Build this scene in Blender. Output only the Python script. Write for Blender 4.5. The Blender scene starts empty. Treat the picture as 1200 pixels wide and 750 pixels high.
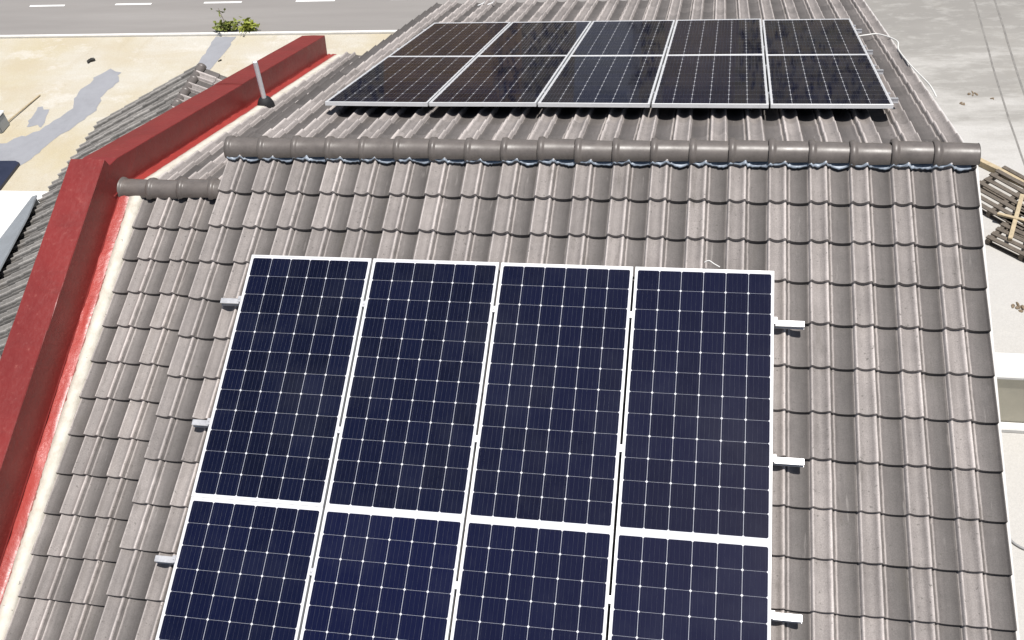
import bpy, bmesh, math, random
from mathutils import Vector, Matrix
random.seed(7)
S = bpy.context.scene
COL = S.collection
R = math.radians

# ------------------------------------------------------------------ camera
cam_d = bpy.data.cameras.new('camera')
cam = bpy.data.objects.new('camera', cam_d); COL.objects.link(cam)
cam_d.sensor_width = 36.0
cam_d.lens = 36.0 * 1175.95 / 1200.0
cam_d.clip_start = 0.05; cam_d.clip_end = 2000
Rw = [(0.98174569, 0.15836, -0.10526), (0.04123071, -0.71789, -0.69494), (-0.18567562, 0.67791, -0.71131)]
xa, ya, za = [Vector(r).normalized() for r in Rw]
m = Matrix((xa, -ya, -za)).transposed().to_4x4()
m.translation = Vector((3.497, -6.445, 4.666))
cam.matrix_world = m
S.camera = cam

# ------------------------------------------------------------------ world, sun, exposure
SUN = Vector((0.165, -0.095, 0.98)).normalized()
elev = math.asin(SUN.z)
w = bpy.data.worlds.new('World'); S.world = w; w.use_nodes = True
nt = w.node_tree
bg = nt.nodes['Background']
sky = nt.nodes.new('ShaderNodeTexSky'); sky.sky_type = 'NISHITA'; sky.sun_disc = False
sky.sun_elevation = elev; sky.sun_rotation = math.atan2(SUN.x, SUN.y)
sky.air_density = 1.2; sky.dust_density = 1.5
nt.links.new(sky.outputs[0], bg.inputs[0]); bg.inputs[1].default_value = 0.065
sd = bpy.data.lights.new('sun', 'SUN'); sd.energy = 4.6; sd.angle = R(0.53); sd.color = (1.0, 0.965, 0.92)
so = bpy.data.objects.new('sun', sd); COL.objects.link(so)
so.rotation_euler = SUN.to_track_quat('Z', 'Y').to_euler(); so.location = SUN * 60
S.view_settings.view_transform = 'Standard'; S.view_settings.look = 'None'
S.view_settings.exposure = 0.27; S.view_settings.gamma = 1.0
S.view_settings.use_curve_mapping = False

# ------------------------------------------------------------------ materials
def mat(name, base=(.5, .5, .5), rough=.6, metal=0.0, spec=.5):
    mt = bpy.data.materials.new(name); mt.use_nodes = True
    b = mt.node_tree.nodes['Principled BSDF']
    b.inputs['Base Color'].default_value = (*base, 1); b.inputs['Roughness'].default_value = rough
    b.inputs['Metallic'].default_value = metal; b.inputs['Specular IOR Level'].default_value = spec
    return mt, mt.node_tree, b
def N(nt, typ, **kw):
    n = nt.nodes.new(typ)
    for k, v in kw.items(): setattr(n, k, v)
    return n
def setv(n, **kw):
    for k, v in kw.items(): n.inputs[k.replace('_', ' ')].default_value = v
    return n
def math_(nt, op, a, b=None, c=None, clamp=False):
    n = N(nt, 'ShaderNodeMath', operation=op, use_clamp=clamp)
    for i, v in enumerate((a, b, c)):
        if v is None: continue
        if isinstance(v, (int, float)): n.inputs[i].default_value = v
        else: nt.links.new(v, n.inputs[i])
    return n.outputs[0]
def mix(nt, fac, a, b, blend='MIX'):
    n = N(nt, 'ShaderNodeMix', data_type='RGBA', blend_type=blend)
    for i, v in ((0, fac), (6, a), (7, b)):
        if isinstance(v, (int, float)): n.inputs[i].default_value = v
        elif isinstance(v, tuple): n.inputs[i].default_value = (*v, 1) if len(v) == 3 else v
        else: nt.links.new(v, n.inputs[i])
    return n.outputs[2]
def noise(nt, vec, scale, detail=4, rough=.55, dims='3D'):
    n = N(nt, 'ShaderNodeTexNoise'); setv(n, Scale=scale, Detail=detail, Roughness=rough)
    if vec is not None: nt.links.new(vec, n.inputs['Vector'])
    return n.outputs['Fac']
def ramp(nt, fac, stops, interp='LINEAR'):
    n = N(nt, 'ShaderNodeValToRGB'); n.color_ramp.interpolation = interp
    e = n.color_ramp.elements
    while len(e) < len(stops): e.new(.5)
    for i, (p, c) in enumerate(stops):
        e[i].position = p
        e[i].color = (c, c, c, 1) if isinstance(c, (int, float)) else (*c, 1)
    nt.links.new(fac, n.inputs[0]); return n.outputs[0]
def geo(nt): return N(nt, 'ShaderNodeNewGeometry').outputs['Position']
def mapping(nt, vec, scale=(1, 1, 1), rot=(0, 0, 0)):
    n = N(nt, 'ShaderNodeMapping'); n.inputs['Scale'].default_value = scale; n.inputs['Rotation'].default_value = rot
    nt.links.new(vec, n.inputs[0]); return n.outputs[0]
def bump(nt, b, h, strength=.3, dist=.01):
    n = N(nt, 'ShaderNodeBump'); n.inputs['Strength'].default_value = strength; n.inputs['Distance'].default_value = dist
    nt.links.new(h, n.inputs['Height']); nt.links.new(n.outputs[0], b.inputs['Normal'])
def worn(name, base, rough=.6, metal=0.0, amt=.25, scale=6, spec=.5, fine=60, bmp=.08):
    """paint / metal / plaster with blotchy wear"""
    mt, nt, b = mat(name, base, rough, metal, spec)
    p = geo(nt)
    n1 = noise(nt, p, scale, 6, .65); n2 = noise(nt, p, fine, 3)
    f = math_(nt, 'ADD', math_(nt, 'MULTIPLY', n1, .7), math_(nt, 'MULTIPLY', n2, .3))
    dark = tuple(c * (1 - amt) for c in base); lite = tuple(min(.9, c * (1 + amt * .7)) for c in base)
    c = ramp(nt, f, [(.3, dark), (.5, base), (.7, lite)])
    nt.links.new(c, b.inputs['Base Color'])
    r = math_(nt, 'ADD', math_(nt, 'MULTIPLY', n1, .3), rough - .15)
    nt.links.new(r, b.inputs['Roughness'])
    bump(nt, b, n1, bmp, .02)
    return mt

def tile_mat(name, tint=(1.0, .898, .842), k=1.0, pan=1.0):
    """concrete roof tile: lighter roll, bright beads, darker groove and water channel"""
    mt, nt, b = mat(name, rough=.7, spec=.4)
    fr = N(nt, 'ShaderNodeAttribute', attribute_name='frac').outputs['Fac']
    rn = N(nt, 'ShaderNodeAttribute', attribute_name='rnd').outputs['Fac']
    vf = N(nt, 'ShaderNodeAttribute', attribute_name='along').outputs['Fac']
    p = geo(nt)
    wob = math_(nt, 'MULTIPLY', math_(nt, 'SUBTRACT', noise(nt, p, 14, 3), .5), .035)
    f2 = math_(nt, 'ADD', fr, wob)
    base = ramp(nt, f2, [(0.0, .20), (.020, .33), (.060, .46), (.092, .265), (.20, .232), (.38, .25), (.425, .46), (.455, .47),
                         (.480, .22), (.508, .085 * pan), (.546, .37 * pan), (.585, .165 * pan), (.72, .118 * pan), (.95, .086 * pan), (.992, .105 * pan)])  # tone set by place across the tile; channel darkens towards the next roll
    strk = noise(nt, mapping(nt, N(nt, 'ShaderNodeTexCoord').outputs['Object'], (38, 2.2, 2.2)), 1.0, 4, .6)
    blot = noise(nt, p, 4.5, 7, .75)
    fine = noise(nt, p, 130, 3, .7)
    g = math_(nt, 'MULTIPLY', math_(nt, 'ADD', math_(nt, 'MULTIPLY', strk, .44), .78),
              math_(nt, 'ADD', math_(nt, 'MULTIPLY', blot, .75), .62))
    g = math_(nt, 'MULTIPLY', g, math_(nt, 'ADD', math_(nt, 'MULTIPLY', fine, 1.0), .50))
    g = math_(nt, 'MULTIPLY', g, math_(nt, 'ADD', math_(nt, 'MULTIPLY', rn, .30), .82 * k))
    v = N(nt, 'ShaderNodeVectorMath', operation='SCALE'); nt.links.new(base, v.inputs[0]); nt.links.new(g, v.inputs['Scale'])
    c = mix(nt, 1.0, v.outputs[0], tint, 'MULTIPLY')
    # a few lichen spots and lime runs
    sp = ramp(nt, noise(nt, p, 42, 2, .5), [(.66, 0.0), (.72, .6)])
    c = mix(nt, sp, c, (.075, .07, .06))
    moss = ramp(nt, noise(nt, mapping(nt, p, (7, 1.6, 1.6)), 1.0, 6, .75), [(.58, 0.0), (.72, .5)])
    c = mix(nt, moss, c, (.085, .075, .062))
    lime = ramp(nt, noise(nt, mapping(nt, p, (26, 3, 3)), 1.0, 3, .6), [(.66, 0.0), (.80, .35)])
    c = mix(nt, lime, c, (.40, .37, .345))
    nt.links.new(c, b.inputs['Base Color'])
    bump(nt, b, math_(nt, 'ADD', math_(nt, 'MULTIPLY', fine, .6), strk), .22, .004)
    return mt

M = {}
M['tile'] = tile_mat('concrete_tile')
M['tile_neighbour'] = tile_mat('darker_concrete_tile', (1.0, .94, .87), .84, .62)
M['cap'] = worn('ridge_cap_paint', (.128, .111, .100), .40, 0, .25, 9, .5)
M['mortar'] = worn('cream_mortar', (.60, .56, .475), .85, 0, .18, 12)
M['foil'] = worn('ridge_membrane_foil', (.27, .31, .36), .5, .15, .3, 20)
M['alu'] = worn('aluminium', (.50, .50, .51), .42, .45, .12, 15)
M['frame'] = worn('anodised_frame', (.66, .66, .66), .45, .2, .07, 15)
M['backsheet'] = worn('white_backsheet', (.7, .7, .7), .6)
M['pvc'] = worn('white_pvc', (.88, .88, .87), .4, 0, .03)
M['rubber'] = worn('black_rubber', (.015, .015, .016), .7, 0, .3, 20)
M['plaster'] = worn('cream_plaster', (.55, .52, .45), .9, 0, .12, 2)
M['wall_paint'] = worn('olive_cream_paint', (.46, .43, .35), .85, 0, .12, 3)
M['white_paint'] = worn('white_paint', (.66, .65, .63), .75, 0, .10, 3)
M['board'] = worn('barge_board', (.55, .53, .51), .6, 0, .2, 8)
M['zinc'] = worn('grey_zinc', (.30, .32, .34), .5, .3, .18, 4)
M['old_wood'] = worn('weathered_wood', (.115, .095, .075), .85, 0, .45, 18)
M['pale_wood'] = worn('pale_timber', (.42, .34, .22), .85, 0, .3, 14)
M['black'] = worn('dark_scrap', (.03, .028, .025), .8, 0, .4, 12)
M['navy'] = worn('navy_plastic', (.022, .025, .045), .35, 0, .4, 3)
M['cable'] = worn('white_cable', (.75, .74, .70), .5, 0, .1)
M['grey_cable'] = worn('grey_hose', (.25, .25, .25), .5, 0, .2)
M['brown'] = worn('brown_rubble', (.20, .15, .10), .9, 0, .5, 20)

def red_metal(name, base, rough):
    mt, nt, b = mat(name, base, rough, 0.0, .5)
    p = geo(nt)
    n1 = noise(nt, p, 1.7, 5, .6); n2 = noise(nt, p, 24, 4, .65)
    c = ramp(nt, n1, [(.3, tuple(x * .82 for x in base)), (.55, base), (.75, (base[0] * 1.12, base[1] * 1.45, base[2] * 1.45))])
    sc = ramp(nt, n2, [(.62, 0.0), (.74, .35)])
    c = mix(nt, sc, c, (.40, .13, .10))
    dr = ramp(nt, noise(nt, mapping(nt, p, (2, 9, 2)), 1.0, 6, .7), [(.55, 0.0), (.75, .35)])
    c = mix(nt, dr, c, (.12, .02, .016))
    nt.links.new(c, b.inputs['Base Color'])
    nt.links.new(math_(nt, 'ADD', math_(nt, 'MULTIPLY', n2, .3), rough - .15), b.inputs['Roughness'])
    bump(nt, b, math_(nt, 'ADD', n1, math_(nt, 'MULTIPLY', n2, .12)), .45, .06)
    b.inputs['Coat Weight'].default_value = .12; b.inputs['Coat Roughness'].default_value = .3
    return mt
M['red'] = red_metal('red_roof_metal', (.205, .022, .018), .45)
def stained_mortar():
    mt, nt, b = mat('stained_mortar', rough=.88)
    p = geo(nt); xyz = N(nt, 'ShaderNodeSeparateXYZ'); nt.links.new(p, xyz.inputs[0])
    n1 = noise(nt, p, 9, 5, .7); n2 = noise(nt, p, 2.2, 4, .6)
    c = ramp(nt, n1, [(.3, (.47, .43, .36)), (.5, (.58, .545, .47)), (.7, (.62, .60, .54))])
    # red paint slopped over the edge beside the flashing
    k = math_(nt, 'DIVIDE', math_(nt, 'SUBTRACT', -1.560, xyz.outputs[0]), .03)
    k = math_(nt, 'ADD', k, math_(nt, 'MULTIPLY', math_(nt, 'SUBTRACT', math_(nt, 'ADD', n1, n2), 1.0), 2.6))
    c = mix(nt, ramp(nt, k, [(.45, 0.0), (.7, .85)]), c, (.30, .06, .045))
    sp = ramp(nt, noise(nt, p, 30, 2), [(.72, 0.0), (.76, .7)])
    c = mix(nt, sp, c, (.10, .09, .075))
    nt.links.new(c, b.inputs['Base Color']); bump(nt, b, n1, .5, .01)
    return mt
M['stained_mortar'] = stained_mortar()
M['red_flash'] = red_metal('red_painted_flashing', (.33, .044, .036), .38)

def ground_mats():
    # pale sandy yard
    mt, nt, b = mat('pale_sand', rough=.95, spec=.2)
    p = geo(nt)
    a = noise(nt, p, .35, 5, .6); c2 = noise(nt, mapping(nt, p, (.5, 1.6, 1)), .8, 6, .65); f = noise(nt, p, 30, 4, .7)
    c = ramp(nt, a, [(.35, (.465, .405, .275)), (.5, (.495, .455, .365)), (.62, (.52, .495, .435))])
    c = mix(nt, math_(nt, 'MULTIPLY', ramp(nt, c2, [(.42, 0.0), (.66, 1.0)]), .6), c, (.45, .385, .28))
    c = mix(nt, math_(nt, 'MULTIPLY', ramp(nt, noise(nt, mapping(nt, p, (.8, 1.2, 1)), 1.3, 6, .7), [(.55, 0.0), (.66, 1.0)]), .55), c, (.60, .58, .54))
    c = mix(nt, math_(nt, 'MULTIPLY', ramp(nt, f, [(.4, 1.0), (.62, 0.0)]), .30), c, (.34, .29, .21))
    c = mix(nt, ramp(nt, noise(nt, p, 11, 3, .6), [(.70, 0.0), (.74, .5)]), c, (.25, .21, .15))
    c = mix(nt, ramp(nt, noise(nt, mapping(nt, p, (1.2, .25, 1), (0, 0, .5)), 2.0, 5, .6), [(.56, 0.0), (.72, .35)]), c, (.39, .33, .23))
    nt.links.new(c, b.inputs['Base Color']); bump(nt, b, f, .5, .02); M['sand'] = mt
    # bleached concrete yard on the other side
    mt, nt, b = mat('bleached_concrete', rough=.9, spec=.3)
    p = geo(nt)
    xyz = N(nt, 'ShaderNodeSeparateXYZ'); nt.links.new(p, xyz.inputs[0])
    big = noise(nt, mapping(nt, p, (.22, .8, 1)), 1.2, 6, .65); mid = noise(nt, mapping(nt, p, (1, 2.4, 1)), 1.6, 6, .7); f = noise(nt, p, 45, 3, .7)
    yy = math_(nt, 'DIVIDE', math_(nt, 'SUBTRACT', xyz.outputs[1], 8.5), 7.0)
    k = math_(nt, 'ADD', yy, math_(nt, 'MULTIPLY', math_(nt, 'SUBTRACT', big, .5), 1.6))
    c = ramp(nt, k, [(.30, (.455, .44, .415)), (.46, (.385, .37, .345)), (.60, (.285, .272, .25)), (.95, (.24, .228, .21))])
    c = mix(nt, math_(nt, 'MULTIPLY', ramp(nt, mid, [(.5, 0.0), (.68, 1.0)]), .35), c, (.50, .485, .455))
    c = mix(nt, math_(nt, 'MULTIPLY', ramp(nt, f, [(.4, 1.0), (.6, 0.0)]), .18), c, (.25, .24, .22))
    c = mix(nt, ramp(nt, noise(nt, mapping(nt, p, (.9, .9, 1)), 1.1, 6, .7), [(.56, 0.0), (.72, .25)]), c, (.26, .24, .21))
    nt.links.new(c, b.inputs['Base Color']); bump(nt, b, f, .3, .01); M['concrete'] = mt
    # worn pale asphalt
    mt, nt, b = mat('worn_asphalt', rough=.9, spec=.3)
    p = geo(nt)
    a = noise(nt, mapping(nt, p, (.12, 1.3, 1)), 1.0, 5, .6); f = noise(nt, p, 60, 3, .75)
    c = ramp(nt, a, [(.3, (.225, .21, .198)), (.55, (.262, .246, .232)), (.75, (.30, .283, .268))])
    c = mix(nt, math_(nt, 'MULTIPLY', f, .3), c, (.17, .16, .15))
    nt.links.new(c, b.inputs['Base Color']); bump(nt, b, f, .3, .01); M['road'] = mt
    M['grey_flat'] = worn('grey_ground', (.265, .268, .285), .9, 0, .14, 3)
    M['kerb'] = worn('white_kerb', (.72, .70, .66), .85, 0, .12, 5)
    M['line'] = worn('road_paint', (.78, .77, .74), .7, 0, .1, 8)
    mt, nt, b = mat('dry_grass', rough=1, spec=.1)
    p = geo(nt); a = noise(nt, p, .5, 6, .7)
    nt.links.new(ramp(nt, a, [(.35, (.05, .05, .03)), (.6, (.12, .10, .07))]), b.inputs['Base Color']); M['grass'] = mt
ground_mats()

def cell_mat():
    """monocrystalline cells behind glass. UV is in metres measured from the first cell's corner"""
    mt, nt, b = mat('solar_cells', rough=.09, spec=.4)
    b.inputs['IOR'].default_value = 1.42
    uv = N(nt, 'ShaderNodeUVMap').outputs[0]
    s = N(nt, 'ShaderNodeSeparateXYZ'); nt.links.new(uv, s.inputs[0])
    P = .1575
    cu = math_(nt, 'DIVIDE', s.outputs[0], P); cv = math_(nt, 'DIVIDE', s.outputs[1], P)
    fu = math_(nt, 'FRACT', cu); fv = math_(nt, 'FRACT', cv)
    du = math_(nt, 'MULTIPLY', math_(nt, 'SUBTRACT', .5, math_(nt, 'ABSOLUTE', math_(nt, 'SUBTRACT', fu, .5))), P)  # distance to the column gap
    dv = math_(nt, 'MULTIPLY', math_(nt, 'SUBTRACT', .5, math_(nt, 'ABSOLUTE', math_(nt, 'SUBTRACT', fv, .5))), P)
    gu = math_(nt, 'LESS_THAN', du, .0014); gv = math_(nt, 'LESS_THAN', dv, .0006)
    dia = math_(nt, 'LESS_THAN', math_(nt, 'ADD', du, dv), .0100)
    gap = math_(nt, 'MAXIMUM', math_(nt, 'MAXIMUM', gu, gv), dia)
    # outside the cell field: backsheet
    o = math_(nt, 'ADD', math_(nt, 'LESS_THAN', s.outputs[0], .0), math_(nt, 'GREATER_THAN', s.outputs[0], 6 * P))
    o = math_(nt, 'ADD', o, math_(nt, 'LESS_THAN', s.outputs[1], .0)); o = math_(nt, 'ADD', o, math_(nt, 'GREATER_THAN', s.outputs[1], 12 * P), clamp=True)
    gap = math_(nt, 'MAXIMUM', gap, o)
    # busbars, five to a cell, running down the panel
    bb = math_(nt, 'ABSOLUTE', math_(nt, 'SUBTRACT', math_(nt, 'FRACT', math_(nt, 'MULTIPLY', fu, 5.0)), .5))
    bus = math_(nt, 'LESS_THAN', bb, .026)
    # each cell a slightly different blue
    idv = N(nt, 'ShaderNodeCombineXYZ'); nt.links.new(math_(nt, 'FLOOR', cu), idv.inputs[0]); nt.links.new(math_(nt, 'FLOOR', cv), idv.inputs[1])
    oi = N(nt, 'ShaderNodeObjectInfo'); nt.links.new(math_(nt, 'MULTIPLY', oi.outputs['Random'], 97.0), idv.inputs[2])
    wn = N(nt, 'ShaderNodeTexWhiteNoise', noise_dimensions='3D'); nt.links.new(idv.outputs[0], wn.inputs['Vector'])
    wp = N(nt, 'ShaderNodeTexWhiteNoise', noise_dimensions='1D'); nt.links.new(math_(nt, 'MULTIPLY', oi.outputs['Random'], 31.0), wp.inputs['W'])
    ca = mix(nt, wn.outputs['Value'], (.0022, .0031, .0115), (.0032, .0047, .0190))
    oc = N(nt, 'ShaderNodeSeparateColor'); nt.links.new(oi.outputs['Color'], oc.inputs[0])
    ca = mix(nt, oc.outputs[0], ca, (.0040, .0056, .0290))
    tex = N(nt, 'ShaderNodeTexCoord').outputs['Object']
    strk = noise(nt, mapping(nt, tex, (160, 9, 1)), 1.0, 3, .7)
    ca = mix(nt, ramp(nt, strk, [(.50, 0.0), (.75, .40)]), ca, (.016, .019, .040))
    ca = mix(nt, math_(nt, 'MULTIPLY', bus, math_(nt, 'MULTIPLY', noise(nt, mapping(nt, tex, (40, 4, 1)), 1.0, 3, .6), .30)), ca, (.035, .045, .10))
    dust = ramp(nt, noise(nt, geo(nt), 1.6, 5, .65), [(.45, 0.0), (.8, .04)])
    ca = mix(nt, dust, ca, (.22, .23, .26))
    col = mix(nt, gap, ca, mix(nt, math_(nt, 'MAXIMUM', dia, o), (.42, .43, .47), (.62, .62, .64)))
    nt.links.new(col, b.inputs['Base Color'])
    cellonly = math_(nt, 'MULTIPLY', bus, math_(nt, 'SUBTRACT', 1.0, gap))
    rg = math_(nt, 'ADD', math_(nt, 'MULTIPLY', noise(nt, geo(nt), 3, 4), .04), .02)
    nt.links.new(math_(nt, 'ADD', rg, math_(nt, 'MULTIPLY', cellonly, .30)), b.inputs['Roughness'])
    hb = math_(nt, 'SUBTRACT', 1.0, math_(nt, 'POWER', math_(nt, 'MINIMUM', math_(nt, 'DIVIDE', bb, .026), 1.0), 2.0))
    hb = math_(nt, 'ADD', math_(nt, 'MULTIPLY', hb, cellonly), math_(nt, 'MULTIPLY', noise(nt, mapping(nt, tex, (3, 3, 1)), 1.0, 2), .12))
    bump(nt, b, hb, 1.0, .0008)
    return mt
M['cells'] = cell_mat()

def leaf_mat(name, a, c):
    mt, nt, b = mat(name, a, .6, 0, .3)
    oi = noise(nt, geo(nt), 9, 3)
    nt.links.new(ramp(nt, oi, [(.35, a), (.65, c)]), b.inputs['Base Color'])
    return mt
M['leaf_dark'] = leaf_mat('leaf_dark', (.07, .10, .02), (.24, .26, .06))
M['leaf_lime'] = leaf_mat('leaf_lime', (.22, .26, .035), (.34, .36, .08))
M['backdrop_leaf'] = leaf_mat('backdrop_leaf', (.020, .020, .016), (.065, .060, .042))
M['stem'] = worn('stem', (.12, .08, .05), .9)

# ------------------------------------------------------------------ object helpers
def obj(name, verts, faces, material, parent=None, uv=None, attrs=None, smooth=None):
    me = bpy.data.meshes.new(name); me.from_pydata(verts, [], faces); me.update()
    if smooth is True: me.polygons.foreach_set('use_smooth', [True] * len(me.polygons))
    elif smooth is not None: me.polygons.foreach_set('use_smooth', smooth)
    if uv:
        l = me.uv_layers.new(name='UVMap')
        for lp in me.loops: l.data[lp.index].uv = uv[lp.vertex_index]
    for k, v in (attrs or {}).items():
        at = me.attributes.new(k, 'FLOAT', 'POINT'); at.data.foreach_set('value', v)
    if isinstance(material, str): material = M[material]
    me.materials.append(material)
    o = bpy.data.objects.new(name, me); COL.objects.link(o)
    if parent is not None: o.parent = parent
    return o
def thing(name, label, cat, loc=(0, 0, 0), group=None):
    o = bpy.data.objects.new(name, None); COL.objects.link(o); o.location = loc; o.empty_display_size = .2
    return tag(o, label, cat, group)
def tag(o, label, cat, group=None):
    o['label'] = label; o['category'] = cat
    if group: o['group'] = group
    return o
def structure(o): o['kind'] = 'structure'; return o
class MB:
    def __init__(s): s.v = []; s.f = []; s.sm = []
    def add(s, vs, fs, sm=False):
        o = len(s.v); s.v += [tuple(v) for v in vs]; s.f += [tuple(i + o for i in f) for f in fs]; s.sm += [sm] * len(fs)
    def box(s, c, d, A=None, bev=0.0):
        """centre c, full sizes d, optional axes A=(x,y,z)"""
        A = A or (Vector((1, 0, 0)), Vector((0, 1, 0)), Vector((0, 0, 1))); c = Vector(c)
        if bev <= 0:
            vs = [c + A[0] * (sx * d[0] / 2) + A[1] * (sy * d[1] / 2) + A[2] * (sz * d[2] / 2) for sz in (-1, 1) for sy in (-1, 1) for sx in (-1, 1)]
            s.add(vs, [(0, 2, 3, 1), (4, 5, 7, 6), (0, 1, 5, 4), (2, 6, 7, 3), (0, 4, 6, 2), (1, 3, 7, 5)])
            return
        bm = bmesh.new(); bmesh.ops.create_cube(bm, size=1)
        for v in bm.verts: v.co = Vector((v.co.x * d[0], v.co.y * d[1], v.co.z * d[2]))
        bmesh.ops.bevel(bm, geom=bm.edges[:], offset=bev, segments=2, affect='EDGES')
        bm.verts.index_update()
        s.add([c + A[0] * v.co.x + A[1] * v.co.y + A[2] * v.co.z for v in bm.verts], [[v.index for v in f.verts] for f in bm.faces])
        bm.free()
    def prism(s, poly, z0, z1):
        n = len(poly)
        s.add([(x, y, z0) for x, y in poly] + [(x, y, z1) for x, y in poly],
              [tuple(range(n - 1, -1, -1)), tuple(range(n, 2 * n))] + [(i, (i + 1) % n, n + (i + 1) % n, n + i) for i in range(n)])
    def tube(s, pts, r, n=10, cap=True):
        pts = [Vector(p) for p in pts]; rs = r if isinstance(r, (list, tuple)) else [r] * len(pts)
        vs = []; up = None
        for i, p in enumerate(pts):
            t = (pts[min(i + 1, len(pts) - 1)] - pts[max(i - 1, 0)]).normalized()
            if up is None: up = t.orthogonal().normalized()
            up = (up - t * up.dot(t)).normalized(); sd = t.cross(up)
            vs += [p + (up * math.cos(2 * math.pi * k / n) + sd * math.sin(2 * math.pi * k / n)) * rs[i] for k in range(n)]
        fs = [(i * n + k, i * n + (k + 1) % n, (i + 1) * n + (k + 1) % n, (i + 1) * n + k) for i in range(len(pts) - 1) for k in range(n)]
        s.add(vs, fs, True)
        if cap:
            L = len(pts) - 1
            s.add(vs[:n], [tuple(range(n - 1, -1, -1))]); s.add(vs[L * n:], [tuple(range(n))])
    def build(s, name, material, parent=None):
        return obj(name, s.v, s.f, material, parent, smooth=s.sm)

# ------------------------------------------------------------------ roof geometry
TH = R(19.1); c, sn = math.cos(TH), math.sin(TH)
UX = Vector((1, 0, 0)); UN = Vector((-1, 0, 0))
VN, NN = Vector((0, -c, -sn)), Vector((0, -sn, c))     # near slope: down, outward
VF, NF = Vector((0, c, -sn)), Vector((0, sn, c))       # far slope
GZ = -7.5
PROFILE = [(0, .009), (.018, .0175), (.036, .0275), (.054, .0345), (.070, .0362), (.092, .0335), (.135, .0248), (.185, .0182), (.24, .0155), (.30, .0165), (.36, .0228), (.41, .0325), (.438, .0375),
           (.462, .0365), (.485, .022), (.505, .0105), (.523, .0130), (.546, .0175), (.572, .0135), (.605, .0068), (.66, .0028), (.73, .0006), (.80, .000), (.87, .0012), (.93, .0036), (.97, .0062), (1.0, .009)]
TW = .296
def prof(f):
    for (a, ha), (b, hb) in zip(PROFILE, PROFILE[1:] + [(1.0, 0.0)]):
        if a <= f <= b: return ha + (hb - ha) * (f - a) / (b - a)
    return 0
def tile_slope(name, material, parent, O, U, V, Nn, n_cols, v_fronts, gauge, tw=TW, umin=-1e9, umax=1e9, top_clip=0.0, rot=.0012, extra=True, relief=1.45, T=.032):
    """every course of interlocking roll tiles on one slope; O lies on the tile bed plane at the ridge, u=0 at the first column"""
    vs, fs, sm, fr, rn, al = [], [], [], [], [], []
    for k, vfk in enumerate(v_fronts):
        for j in range(n_cols):
            r = random.random(); dv = random.gauss(0, .0014); dh = random.gauss(0, .0008); sk = random.gauss(0, rot)
            back = max(vfk - gauge - .05, top_clip)
            P = [(f, h * relief) for f, h in PROFILE if umin <= (j + f) * tw <= umax]
            if j == n_cols - 1 and extra and (j + 1) * tw <= umax: P = P + [(1.02, .024), (1.04, .030), (1.055, .018)]
            if len(P) < 2: continue
            o = len(vs); n = len(P); L = vfk - back
            for row in range(4):
                for f, h in P:
                    u = (j + f) * tw
                    if row == 0: v, hh = back, h - T * (gauge + .05 - L) / gauge * 0 + dh - (T * .55)
                    elif row in (1, 2): v, hh = vfk + dv + sk * (f - .5), h + T + dh
                    else: v, hh = vfk + dv + sk * (f - .5) + .002, h + dh - .014
                    if row == 0: hh = h + dh + T * (1 - L / gauge) if L < gauge else h + dh - T * .1
                    vs.append(O + U * u + V * v + Nn * hh); fr.append(min(f, .999)); rn.append(r); al.append(row == 0 and 0.0 or 1.0)
            for i in range(n - 1):
                fs.append((o + i, o + n + i, o + n + i + 1, o + i + 1)); sm.append(True)
                fs.append((o + 2 * n + i, o + 3 * n + i, o + 3 * n + i + 1, o + 2 * n + i + 1)); sm.append(False)
            # side edges so that no tile is paper thin
            for q in (0, n - 1):
                b0, f0 = o + q, o + n + q
                vs.append(vs[b0] - Nn * .02); vs.append(vs[f0] - Nn * .036)
                for _ in range(2): fr.append(fr[b0]); rn.append(r); al.append(.5)
                fs.append((b0, f0, len(vs) - 1, len(vs) - 2)); sm.append(False)
    return obj(name, vs, fs, material, parent, smooth=sm, attrs={'frac': fr, 'rnd': rn, 'along': al})

XR = 5.42; NC = 20; XL = XR - NC * TW
BED = .170                      # tile bed below the plane of the panel glass
OB = Vector((0, 0, 0))
house = thing('house', 'grey tiled gable house filling most of the frame, carrying both solar arrays', 'house', (0, 0, GZ))
def H(p): return Vector(p) - Vector((0, 0, GZ))
class Loc:  # build child meshes in world coordinates, stored relative to the house base
    pass
def child_at(o, parent):
    o.parent = parent; o.matrix_parent_inverse = Matrix.Translation(-Vector(parent.location)) if parent.parent is None else Matrix.Identity(4)
    return o

NEARV = [.143 + .33 * k for k in range(0, 23)]
FARV = [.22 + .33 * k for k in range(0, 22)]
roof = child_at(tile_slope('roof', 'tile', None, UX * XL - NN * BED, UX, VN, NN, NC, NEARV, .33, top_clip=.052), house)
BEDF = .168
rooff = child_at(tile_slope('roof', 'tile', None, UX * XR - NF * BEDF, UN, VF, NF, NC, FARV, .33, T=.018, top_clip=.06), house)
# lower wing of the same roof
LB = .170 + .425
XLL = -1.483 - .148 - .0
LOWV = [.59 + .3205 * k for k in range(0, 23)]
LOWF = [.59 + .3205 * k for k in range(0, 17)]
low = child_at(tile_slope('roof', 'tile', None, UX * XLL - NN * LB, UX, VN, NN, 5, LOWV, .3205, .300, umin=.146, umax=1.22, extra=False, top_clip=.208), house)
lowf = child_at(tile_slope('roof', 'tile', None, UX * (XLL + 1.5) - NF * LB, UN, VF, NF, 5, LOWF, .3205, .300, umin=.30, umax=1.40, extra=False, T=.018, top_clip=.208), house)

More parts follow.
